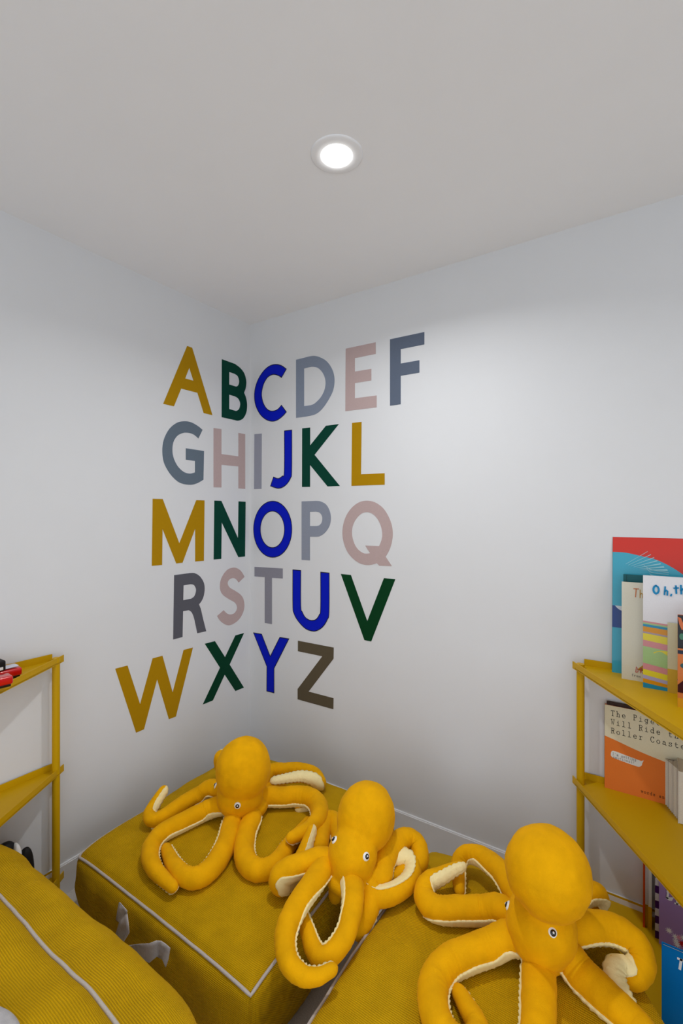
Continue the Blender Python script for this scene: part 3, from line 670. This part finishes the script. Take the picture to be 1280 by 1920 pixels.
# ---------------------------------------------------------------- lettering by pen strokes
G = {
 'T': [[(.05, 1), (.55, 1)], [(.3, 1), (.3, 0)], [(.05, 1), (.05, .85)], [(.55, 1), (.55, .85)], [(.18, 0), (.42, 0)]],
 'h': [[(.02, 1), (.13, 1), (.13, 0)], [(.13, .42), (.22, .58), (.34, .62), (.45, .55), (.47, .42), (.47, 0)], [(.04, 0), (.22, 0)], [(.38, 0), (.56, 0)]],
 'e': [[(.07, .34), (.53, .34), (.5, .5), (.4, .62), (.25, .64), (.12, .54), (.06, .36), (.1, .14), (.22, .02), (.38, 0), (.53, .1)]],
 'P': [[(.05, 1), (.38, 1), (.5, .93), (.54, .78), (.5, .62), (.38, .54), (.14, .54)], [(.14, 1), (.14, 0)], [(.04, 0), (.32, 0)]],
 'i': [[(.12, .62), (.3, .62), (.3, 0)], [(.08, 0), (.52, 0)], [(.28, .86), (.32, .86)], [(.28, .89), (.32, .89)]],
 'g': [[(.56, .62), (.44, .62), (.44, -.1), (.38, -.24), (.22, -.27), (.1, -.22)], [(.44, .4), (.36, .58), (.22, .63), (.09, .53), (.05, .32), (.1, .1), (.24, .02), (.38, .1), (.44, .25)]],
 'o': [[(.3, .64), (.14, .57), (.06, .4), (.06, .24), (.14, .07), (.3, 0), (.46, .07), (.54, .24), (.54, .4), (.46, .57), (.3, .64)]],
 'n': [[(.03, .62), (.14, .62), (.14, 0)], [(.14, .42), (.22, .58), (.34, .63), (.44, .56), (.47, .42), (.47, 0)], [(.04, 0), (.24, 0)], [(.38, 0), (.56, 0)]],
 'W': [[(.0, 1), (.2, 1)], [(.4, 1), (.6, 1)], [(.08, 1), (.17, 0), (.3, .68), (.43, 0), (.52, 1)]],
 'l': [[(.12, 1), (.3, 1), (.3, 0)], [(.08, 0), (.52, 0)]],
 'R': [[(.03, 1), (.36, 1), (.48, .94), (.52, .78), (.47, .62), (.34, .54), (.13, .54)], [(.13, 1), (.13, 0)], [(.03, 0), (.25, 0)], [(.32, .54), (.42, .35), (.48, .05), (.58, 0)]],
 'd': [[(.34, 1), (.46, 1), (.46, 0), (.57, 0)], [(.46, .42), (.36, .6), (.22, .63), (.1, .54), (.05, .32), (.1, .08), (.24, 0), (.38, .07), (.46, .22)]],
 't': [[(.2, .9), (.2, .15), (.26, .02), (.38, 0), (.52, .08)], [(.06, .62), (.46, .62)]],
 'C': [[(.52, 1), (.52, .76)], [(.52, .82), (.42, .96), (.3, 1), (.14, .92), (.06, .7), (.04, .45), (.08, .2), (.2, .03), (.34, 0), (.46, .05), (.54, .2)]],
 'a': [[(.1, .54), (.22, .64), (.36, .63), (.44, .52), (.44, .05), (.56, 0)], [(.44, .38), (.26, .38), (.1, .3), (.06, .16), (.12, .03), (.24, 0), (.36, .05), (.44, .16)]],
 's': [[(.48, .62), (.48, .48)], [(.47, .52), (.38, .62), (.24, .64), (.12, .56), (.12, .44), (.24, .36), (.4, .3), (.5, .2), (.48, .07), (.34, 0), (.2, .01), (.1, .1)], [(.09, .16), (.09, 0)]],
 'r': [[(.08, .62), (.22, .62), (.22, 0)], [(.22, .38), (.32, .56), (.44, .63), (.54, .58)], [(.08, 0), (.4, 0)]],
 'm': [[(.0, .62), (.08, .62), (.08, 0)], [(.08, .46), (.16, .6), (.24, .62), (.3, .52), (.3, 0)], [(.3, .46), (.38, .6), (.46, .62), (.52, .52), (.52, 0)], [(.02, 0), (.14, 0)], [(.25, 0), (.35, 0)], [(.47, 0), (.58, 0)]],
 'w': [[(.0, .62), (.18, .62)], [(.42, .62), (.6, .62)], [(.08, .62), (.18, 0), (.3, .45), (.42, 0), (.52, .62)]],
 'p': [[(.02, .62), (.14, .62), (.14, -.27)], [(.14, .4), (.24, .58), (.36, .63), (.48, .54), (.54, .32), (.48, .1), (.36, .01), (.22, .07), (.14, .22)], [(.02, -.27), (.3, -.27)]],
 'I': [[(.12, 1), (.48, 1)], [(.3, 1), (.3, 0)], [(.12, 0), (.48, 0)]],
 "'": [[(.3, 1), (.27, .76)]],
 '!': [[(.3, 1), (.3, .3)], [(.3, .06), (.3, .0)]],
 ',': [[(.3, .08), (.3, 0), (.24, -.14)]],
 'u': [[(.03, .62), (.13, .62), (.13, .2), (.18, .05), (.3, 0), (.42, .08), (.46, .22)], [(.36, .62), (.46, .62), (.46, 0), (.57, 0)]],
 # hand-drawn sans letters
 'O+': [[(.3, 1), (.12, .88), (.03, .62), (.03, .36), (.12, .12), (.3, 0), (.48, .12), (.57, .36), (.57, .62), (.48, .88), (.3, 1)]],
 'h+': [[(.1, 1.02), (.14, 0)], [(.13, .4), (.28, .6), (.42, .5), (.46, 0)]],
 't+': [[(.28, .95), (.28, 0)], [(.08, .66), (.5, .7)]],
 'e+': [[(.1, .32), (.5, .36), (.44, .58), (.28, .64), (.12, .52), (.08, .26), (.2, .04), (.36, .0), (.5, .1)]],
 'T+': [[(.02, .96), (.5, 1)], [(.26, .98), (.24, 0)]],
 'S+': [[(.5, .86), (.38, 1), (.2, 1), (.1, .84), (.16, .66), (.06, .12), (.5, .28), (.42, .06), (.24, 0), (.06, .12)]],
 'C+': [[(.5, .84), (.34, 1), (.16, .86), (.08, .5), (.16, .14), (.36, 0), (.5, .12)]],
 'D+': [[(.08, 0), (.14, .98), (.4, .6), (.46, .26), (.34, .04), (.08, 0)]],
 'R+': [[(.1, 0), (.12, 1), (.38, .9), (.4, .66), (.14, .5), (.46, 0)]],
 'E+': [[(.5, 1), (.12, .96), (.1, 0), (.48, .04)], [(.1, .5), (.4, .52)]],
 'W+': [[(.0, 1), (.16, 0), (.3, .7), (.44, 0), (.58, 1)]],
 'F+': [[(.5, 1), (.12, .98), (.1, 0)], [(.1, .52), (.4, .54)]], 'o+': [[(.3, .6), (.12, .5), (.1, .2), (.28, 0), (.46, .18), (.44, .48), (.3, .6)]], 'm+': [[(.06, 0), (.08, .6), (.3, .2), (.48, .6), (.54, 0)]],
 'f+': [[(.46, .95), (.3, 1), (.22, .85), (.2, 0)], [(.06, .56), (.42, .58)]], 'r+': [[(.14, .6), (.14, 0)], [(.14, .36), (.28, .56), (.46, .58)]],
}
def strokes(text, x, y, h, adv, w, hand=False, rot=0.0):
    """2D ribbon quads for a line of text, baseline start (x, y), cap height h"""
    V, Fc = [], []
    cx = 0
    for ch in text:
        g = G.get(ch+'+') if hand else G.get(ch)
        if g is None: g = G.get(ch, [])
        for st_ in g:
            pts = [(cx+p[0]*h, p[1]*h) for p in st_]
            pts = [(x+p[0]*cos(rot)-p[1]*sin(rot), y+p[0]*sin(rot)+p[1]*cos(rot)) for p in pts]
            a = Vector(pts[0]); b = Vector(pts[1]); d = (a-b).normalized()*w*.45; pts[0] = tuple(a+d)
            a = Vector(pts[-1]); b = Vector(pts[-2]); d = (a-b)
            if d.length > 0: pts[-1] = tuple(a+d.normalized()*w*.45)
            v, f = ribbon(pts, w, False); k = len(V); V += v; Fc += [tuple(i+k for i in q) for q in f]
        cx += adv
    return V, Fc

# ---------------------------------------------------------------- books
def book(label, x, y, z, w, h, t, colour, yaw=0.0, lean=0.0, art=(), title=(), spine=None, group='picture books on the right shelves', softcover=False, spine_bands=None, pages=None):
    """front-left-bottom corner at (x, y, z); the cover faces -Y of the book, its spine is at x = 0"""
    root = empty('book', (x, y, z), label, 'book', group, rot=(-lean, 0, yaw))
    ct = .0008 if softcover else .0026; ov = 0 if softcover else .004
    cc = cm(colour, .4)
    L = [(0, w, 0, ct, 0, h), (0, w, t-ct, t, 0, h), (0, ct, ct, t-ct, 0, h)]
    boxes('cover', L, cc, root, local=True)
    boxes('pages', [(ct, w-ov, ct+.0002, t-ct-.0002, ov, h-ov)], pages or M['paper'], root, local=True)
    if not softcover:                        # the hinge groove of a hard cover
        boxes('hinge', [(.0085, .0115, -.0006, .0, 0, h)], cm(tuple(int(c*.8) for c in colour), .4), root, local=True)
    if spine_bands:
        V, Fc, mats, fm = [], [], [], []
        for z0, z1, c in spine_bands:
            k = len(V); V += [(-.0005, 0, z0*h), (-.0005, t, z0*h), (-.0005, t, z1*h), (-.0005, 0, z1*h)]; Fc.append((k, k+1, k+2, k+3)); mats.append(cm(c)); fm.append(len(mats)-1)
        mk('spine_print', V, Fc, mats, root, local=True, fm=fm)
    if art:
        V, Fc, mats, fm = [], [], [], []
        for i, (c, poly) in enumerate(art):
            a, f = fill2d([smooth_loop(poly)]); k = len(V); e = -.0007-.00012*i
            V += [(p[0]*w, e, p[1]*h) for p in a]; Fc += [tuple(q+k for q in g) for g in f]
            mats.append(cm(c, .3, .3)); fm += [i]*len(f)
        mk('cover_print', V, Fc, mats, root, local=True, fm=fm)
    for txt, tx, ty, th, adv, sw, c, hand, rot in title:
        V2, F2 = strokes(txt, tx, ty, th, adv, sw, hand, rot)
        e = -.0008-.00012*len(art)-.0003
        V2, F2 = clip2d(V2, F2, w, h)
        mk('cover_lettering', [(p[0], e, p[1]) for p in V2], F2, cm(c, .3), root, local=True)
    return root
def clip2d(V, Fc, w, h):
    return V, [f for f in Fc if all(0 <= V[i][0] <= w and 0 <= V[i][1] <= h for i in f)]
zt = SZ[2]; zm = SZ[1]; zl = SZ[0]
def at(px, py, z): p = P(px, py, z); return p.x, p.y
def rect(a, b, c, d): return [(a, b), (c, b), (c, d), (a, d)]

# top shelf
x, y = at(1147, 1260, zt); hh = ztop(x, y+.03, 1006)-zt
CY_ = (58, 164, 190)
rays = []
for k in range(7):
    a = .02*k
    rays.append(((150, 205, 214), [(.10+a, .80-.006*k), (.105+a, .80-.006*k), (.27+a*1.2, .90-.022*k), (.265+a*1.2, .90-.02*k)]))
for k in range(4):
    rays.append(((150, 205, 214), [(.24+.02*k, .80-.02*k), (.30, .772-.02*k, 1), (.42, .757-.014*k), (.42, .754-.014*k), (.30, .768-.02*k, 1), (.24+.02*k, .796-.02*k)]))
book('oversized red and turquoise picture book standing behind the others on the top shelf', x, y, zt, .40, hh, .016, CY_, lean=.075,
     art=[(CY_, rect(0, 0, 1, 1)), ((208, 36, 8), [(0, 1), (0, .887), (.10, .885, 1), (.22, .865, 1), (.34, .84, 1), (.47, .78, 1), (.58, .70, 1), (.72, .56, 1), (1, .38), (1, 1)]),
          ((20, 60, 130), rect(0, .33, .3, .49)), ((206, 214, 220), [(.02, .49), (.05, .465, 1), (.09, .455, 1), (.13, .465, 1), (.17, .49)])]+rays,
     spine_bands=[(0, 1, (20, 120, 150)), (.33, .49, (14, 40, 100)), (.887, 1, (176, 24, 8))])
x, y = at(1168, 1268, zt); hh = ztop(x, y, 1077)-zt
book('dark teal hardback mostly hidden behind the cream book on the top shelf', x, y-.004, zt, .20, hh, .012, (32, 92, 98), lean=.02)
x, y = at(1165, 1272, zt); hh = ztop(x, y, 1091)-zt
OR = (196, 112, 60)
book('cream picture book with small orange hand lettering on the top shelf', x, y, zt, .22, hh, .008, (212, 208, 190), lean=.015,
     art=[((212, 208, 190), rect(0, 0, 1, 1)), ((196, 150, 50), [(.20, .115), (.38, .235), (.60, .235), (.60, .09)]), ((150, 96, 40), [(.20, .115), (.60, .085), (.60, .11), (.27, .135)]),
          ((60, 46, 34), rect(.30, .16, .33, .175)), ((60, 46, 34), rect(.355, .165, .385, .18)), ((60, 46, 34), [(.345, .215), (.375, .235), (.375, .21)])],
     title=[('T', .034, .286, .028, .02, .0028, OR, True, -.05), ('h', .050, .284, .026, .02, .0026, (190, 150, 70), True, -.05), ('e', .068, .284, .026, .02, .0028, OR, True, -.05),
            ('C', .068, .246, .022, .02, .002, (150, 150, 100), True, .1), ('DREW', .040, .030, .018, .0125, .002, (190, 90, 80), True, -.02), ('from', .030, .014, .009, .0065, .001, (90, 90, 90), True, -.02)])
x, y = at(1205, 1288, zt); hh = ztop(x, y, 1079)-zt
c_o = (214, 146, 12); c_b = (22, 140, 180); c_y = (222, 208, 50); c_p = (206, 138, 142); c_g = (160, 194, 128); c_v = (170, 164, 200)
WH = (224, 224, 228)
art = [(WH, rect(0, 0, 1, 1))]
def band(c, l, r, l2, r2, x1=.62): art.append((c, [(0, l), (x1*.5, (l+r)/2+.006, 1), (x1, r), (x1, r2), (x1*.5, (l2+r2)/2+.006, 1), (0, l2)]))
band(c_p, .595, .545, .58, .53); band(c_g, .58, .53, .565, .51); band(c_b, .567, .515, .545, .495); band(c_o, .545, .495, .50, .44)
band((168, 150, 160), .50, .44, .48, .42); band(c_y, .485, .425, .425, .35); band(c_p, .425, .35, .37, .29); band(c_g, .37, .30, .22, .13)
art.append((c_y, [(.10, .315, 1), (.17, .335, 1), (.30, .26, 1), (.45, .20, 1), (.62, .16), (.62, .205), (.45, .235, 1), (.33, .285, 1), (.26, .34, 1), (.17, .345, 1), (.11, .33, 1)]))
art.append((c_v, [(.26, .345), (.45, .36), (.62, .29), (.62, .20), (.45, .24, 1), (.33, .29, 1)]))
art.append((c_o, [(.45, .36), (.55, .39), (.62, .37), (.62, .285), (.53, .315, 1)]))
band(c_p, .22, .13, .165, .08); band(c_y, .165, .085, .11, .03); band(c_v, .115, .03, .08, .0); band(c_o, .082, .0, .04, .0); art.append((c_b, [(0, .045), (.62, .0), (0, 0)]))
art.append((c_b, rect(0, 0, .02, .045)))
BB = (14, 132, 186)
book('glossy white picture book with rainbow swirls and blue lettering on the top shelf', x, y, zt, .30, hh, .010, WH, lean=.015, art=art,
     title=[('O', .028, hh*.845, .026, .02, .0055, BB, True, 0), ('h', .055, hh*.845, .024, .02, .0045, BB, True, -.12), (',', .070, hh*.845, .022, .02, .0045, BB, True, 0), ('t', .083, hh*.862, .024, .02, .005, BB, True, .05), ('h', .099, hh*.862, .025, .02, .005, BB, True, .0), ('e', .116, hh*.862, .025, .02, .005, BB, True, 0), ('O', .0315, hh*.845+.004, .018, .02, .0012, (130, 210, 232), True, 0)])
x, y = at(1251, 1298, zt); hh = ztop(x, y, 1168)-zt
spec = [((92, 70, 110), ell(.43, .255, .10, .045, 20)), ((186, 160, 196), [(.16, .20), (.28, .22, 1), (.55, .20), (.60, .04), (.50, .05, 1), (.30, .10, 1)])]
for a, b in ((.19, .205), (.22, .155), (.33, .19), (.38, .12), (.46, .16), (.30, .125)): spec.append(((70, 50, 90), ell(a, b, .022, .009, 10)))
book('small cream and yellow book with a purple spotted shape on its cover', x, y, zt, .15, hh, .008, (206, 200, 164),
     art=[((206, 200, 164), rect(0, 0, 1, 1)), ((202, 166, 58), [(0, .345), (1, .315), (1, 0), (0, 0)])]+spec)
x, y = at(1270, 1325, zt); hh = ztop(x, y, 1153)-zt
oa = [((206, 118, 60), rect(0, 0, 1, 1)), ((14, 12, 18), rect(0, .64, 1, 1)), ((204, 104, 50), [(.0, .98), (.04, .97), (.09, .86), (.05, .84), (.02, .90)]), ((214, 46, 14), [(.09, .68), (.09, .92), (.13, .98), (1, .98), (1, .68)]),
      ((60, 120, 92), ell(.05, .77, .03, .035, 14)), ((30, 40, 60), rect(0, .58, 1, .62)), ((220, 226, 226), rect(.09, .63, .6, .67)), ((50, 90, 96), ell(.09, .455, .06, .03, 16)), ((150, 20, 16), ell(.10, .50, .02, .014, 10)),
      ((60, 150, 60), ell(.12, .34, .04, .05, 16)), ((58, 8, 22), [(.0, .16), (.0, .24), (.12, .34), (1, .34), (1, .16)]), ((214, 150, 30), rect(0, 0, 1, .10))]
book('tall dark and orange patterned book at the right edge of the top shelf', x, y, zt, .20, hh, .010, (190, 96, 50), art=oa)

# middle shelf
x, y = at(1136, 1472, zm); hh = ztop(x, y+.01, 1313)-zm
book('thin dark brown book behind the orange and cream one on the middle shelf', x+.002, -.024, zm, .27, hh+.002, .009, (62, 44, 38), lean=.02)
x, y = at(1133, 1476, zm); hh = ztop(x, y+.02, 1318)-zm
CR = (222, 216, 188); OG = (226, 122, 52); BK = (26, 24, 22)
art = [(CR, rect(0, 0, 1, 1)), (OG, [(0, .625), (.12, .595, 1), (.30, .545, 1), (.50, .50, 1), (.75, .46, 1), (1, .44), (1, 0), (0, 0)]),
       ((226, 228, 226), [(.065, .42), (.075, .455, 1), (.11, .465, 1), (.22, .448, 1), (.34, .43, 1), (.375, .425), (.40, .44), (.385, .40), (.38, .375, 1), (.36, .355, 1), (.33, .35, 1), (.20, .365, 1), (.10, .38, 1), (.07, .395, 1)])]
for k, (a, b) in enumerate(((.44, .40), (.45, .385))): pass
hh_ = hh; cap = hh*.062; adv = .0246; W0 = .30
TT = []
for i, ln in enumerate(('The Pigeon', 'Will Ride the', 'Roller Coaste')):
    TT.append((ln, .020, hh*(.895-.105*i)-cap*.2, cap, .0171, .0016, BK, False, 0))
TT.append(("I'm getting", .0245, hh*.414, hh*.029, .0068, .0007, (70, 74, 80), False, -.02))
TT.append(("emotional!", .0265, hh*.378, hh*.029, .0068, .0007, (70, 74, 80), False, -.02))
TT.append(("words and p", .112, hh*.062, hh*.034, .0088, .0012, (60, 40, 30), False, 0))
book('orange and cream picture book with typewriter lettering on the middle shelf', x, y, zm, W0, hh, .010, OG, lean=.02, art=art, title=TT,
     spine_bands=[(0, .62, (206, 96, 34)), (.62, 1, (206, 200, 176))])
# row of thin paperbacks seen from their page edges
ORD = ('first', 'second', 'third', 'fourth', 'fifth', 'sixth', 'seventh', 'eighth', 'ninth', 'tenth')
for k in range(10):
    f = k/9
    px = 1244+f*26; py = 1506+f*32
    x, y = at(px, py, zm)
    hh = ztop(x, y, 1421+f*21)-zm
    r = random.Random(k)
    root = empty('book', (x, y, zm), ORD[k]+' thin white paperback from the left in the middle shelf row', 'book', 'thin white paperbacks on the middle shelf')
    tk = .0055; ln = min(.16, abs(y)-.03) if k else .05
    ln = max(.02, -y-.045)
    boxes('pages', [(.0006, tk-.0006, .0005, ln-.002, .001, hh-.001)], M['paper'], root, local=True)
    boxes('cover', [(0, .0005, 0, ln, 0, hh), (tk-.0005, tk, 0, ln, 0, hh), (.0005, tk-.0005, ln-.001, ln, 0, hh)], cm((226, 222, 214) if k % 3 else (150, 140, 140), .4), root, local=True)
x, y = at(1270, 1543, zm); hh = ztop(x, y, 1444)-zm
root = empty('book', (x+.001, y-.002, zm), 'thick pale book with its page block facing out beside the thin paperbacks', 'book', 'thin white paperbacks on the middle shelf')
boxes('pages', [(.002, .058, .001, .10, .001, hh-.002)], M['paper'], root, local=True)
boxes('cover', [(0, .0015, 0, .102, 0, hh), (.0585, .06, 0, .102, 0, hh), (.0015, .0585, .1005, .102, 0, hh)], cm((232, 228, 216), .4), root, local=True)

# bottom shelf
YB = (212, 160, 14)
specs = [(1205, 1738, (198, 70, 20), (198, 70, 20), .006, 'thin orange-red book at the left end of the bottom shelf row'),
         (1208, 1736, (226, 222, 216), YB, .010, 'white and yellow spined book second from the left on the bottom shelf'),
         (1215, 1741, (226, 222, 216), YB, .010, 'white and yellow spined book left of the purple striped one on the bottom shelf')]
for px, py, c, c2, tk, lab in specs:
    x, y = at(px, py, zl)
    root = empty('book', (x, y, zl), lab, 'book', 'picture books on the right shelves')
    hB = .30; ln = .07
    boxes('pages', [(.001, tk-.001, .001, ln, .001, hB-.002)], M['paper'], root, local=True)
    boxes('cover', [(0, .0009, 0, ln, .075, hB), (tk-.0009, tk, 0, ln, .075, hB), (.0009, tk-.0009, 0, .001, .075, hB)], cm(c, .4), root, local=True)
    boxes('cover_foot', [(-.0004, tk+.0001, -.0004, ln, 0, .075)], cm(c2, .4), root, local=True)
# purple book with a striped spine
x, y = at(1230, 1759, zl)
hB = .30
PU = (160, 128, 184)
flw = []
rr = random.Random(3)
for k in range(16):
    a, b = rr.uniform(.12, .46), rr.uniform(.07, .21)
    pts = []
    for q in range(20):
        r_ = .055 if q % 2 else .02
        pts.append((a+r_*cos(q*PI/10), b+r_*.75*sin(q*PI/10)))
    flw.append((((236, 234, 236), (226, 150, 176), (206, 190, 70))[k % 3 if k % 2 else 0], pts))
xa, ya = at(1235, 1769, zl)
book('purple picture book with flowers on its cover beside the blue book, bottom shelf', xa, ya, zl, .22, hB, .012, PU, 
     art=[(PU, rect(0, 0, 1, 1)), ((190, 30, 40), [(.18, .10), (.4, .16), (.8, .10), (.8, .02), (.4, .04)])]+flw+[((214, 200, 90), ell(.09, .93, .05, .03, 14)), ((228, 214, 110), ell(.16, .89, .05, .035, 14))],
     title=[('S', .020, .158, .030, .02, .0055, (238, 236, 236), True, 0), ('I', .040, .154, .028, .02, .005, (238, 236, 236), True, 0)],
     lean=.0)
root = empty('book', (x-.0035, y, zl), 'book with purple and white striped spine on the bottom shelf', 'book', 'picture books on the right shelves')
boxes('pages', [(.001, .010, .002, .07, .002, hB-.002)], M['paper'], root, local=True)
L1 = [(0, .0115, 0, .002, hB*k/12, hB*(k+1)/12) for k in range(0, 12, 2)]+[(0, .001, .002, .07, hB*k/12, hB*(k+1)/12) for k in range(0, 12, 2)]
L2 = [(0, .0115, 0, .002, hB*k/12, hB*(k+1)/12) for k in range(1, 12, 2)]+[(0, .001, .002, .07, hB*k/12, hB*(k+1)/12) for k in range(1, 12, 2)]
boxes('cover', L1, cm((66, 16, 92), .35), root, local=True); boxes('cover_stripes', L2, cm((226, 220, 222), .35), root, local=True)
# blue book in front
x, y = at(1240, 1935, zl); hh = ztop(x, y, 1771)-zl
BU = (0, 116, 190)
book('bright blue picture book standing in front at the lower right corner', x, y, zl, .22, hh, .012, BU, art=[(BU, rect(0, 0, 1, 1)), ((214, 190, 90), [(.10, .09, 1), (.16, .115, 1), (.26, .09, 1), (.34, .04, 1), (.30, -.0), (.10, .0)])],
     title=[('T', .034, hh*.82, .026, .02, .006, (236, 240, 244), True, -.1)])

# ---------------------------------------------------------------- toys on the left shelves
def rbox(name, x0, x1, y0, y1, z0, z1, m, parent, bev=.004, seg=3, local=False):
    o = boxes(name, [(x0, x1, y0, y1, z0, z1)], m, parent, local=local)
    md = o.modifiers.new('bevel', 'BEVEL'); md.width = bev; md.segments = seg
    for p in o.data.polygons: p.use_smooth = True
    return o
zs = SZ[2]
for i, (rx, ry, rz, lab) in enumerate(((.124, -1.236, zs+.0005, 'longer glossy red toy case with black base lying nearer the left wall'), (.262, -1.318, zs+.0215, 'second glossy red toy case, resting on the front lip of the left top shelf'))):
    root = empty('toy_case', (rx, ry, rz), lab, 'toy', 'red toy cases on the left shelf', rot=(0, 0, -.12))
    rbox('base', -.044, -.004, -.26, -.005, 0, .010, M['black'], root, .003, local=True)
    rbox('shell', -.048, 0, -.265, 0, .008, .034, M['red'], root, .006, 4, local=True)
root = empty('toy_camera', (.090, -1.318, zs+.036), 'black toy with white marks lying on the red case, left top shelf', 'toy')
rbox('body', -.03, .028, -.05, .035, 0, .034, M['dark'], root, .005, local=True)
rbox('clear_flap', -.008, .024, .030, .075, .002, .007, node_mat('milky_plastic', (214, 216, 232), .3, .5, coat=.4), root, .002, local=True)
boxes('white_mark', [(.0281, .0286, .012, .026, .004, .014), (.0281, .0286, -.004, .006, .004, .014)], M['white'], root, local=True)
a = P(20, 1592, zl+.03)
root = empty('toy_figure', (.075, -1.28, zl), 'black and white rounded toy on the lowest left shelf, half hidden by the pouf', 'toy')
sh = Vector((.075, -1.28, zl))
def blob(name, c, r, m, parent, z0):
    V, Fc = [], []
    n = 20
    for i in range(n+1):
        th = PI*i/n
        for k in range(n):
            ph = 2*PI*k/n
            f = lambda v: copysign(abs(v)**.75, v)
            V.append(Vector((c[0]+r[0]*f(sin(th)*cos(ph)), c[1]+r[1]*f(sin(th)*sin(ph)), c[2]+r[2]*f(cos(th)))))
    for i in range(n):
        for k in range(n): Fc.append((i*n+k, (i+1)*n+k, (i+1)*n+(k+1) % n, i*n+(k+1) % n))
    return mk(name, V, Fc, m, parent, True)
blob('upper', (.082, -1.275, zl+.134), (.032, .050, .134), M['dark'], root, 0)
blob('toe', (.118, -1.222, zl+.118), (.024, .024, .118), M['dark'], root, 0)
blob('band', (.098, -1.245, zl+.128), (.034, .017, .128), M['white'], root, 0)
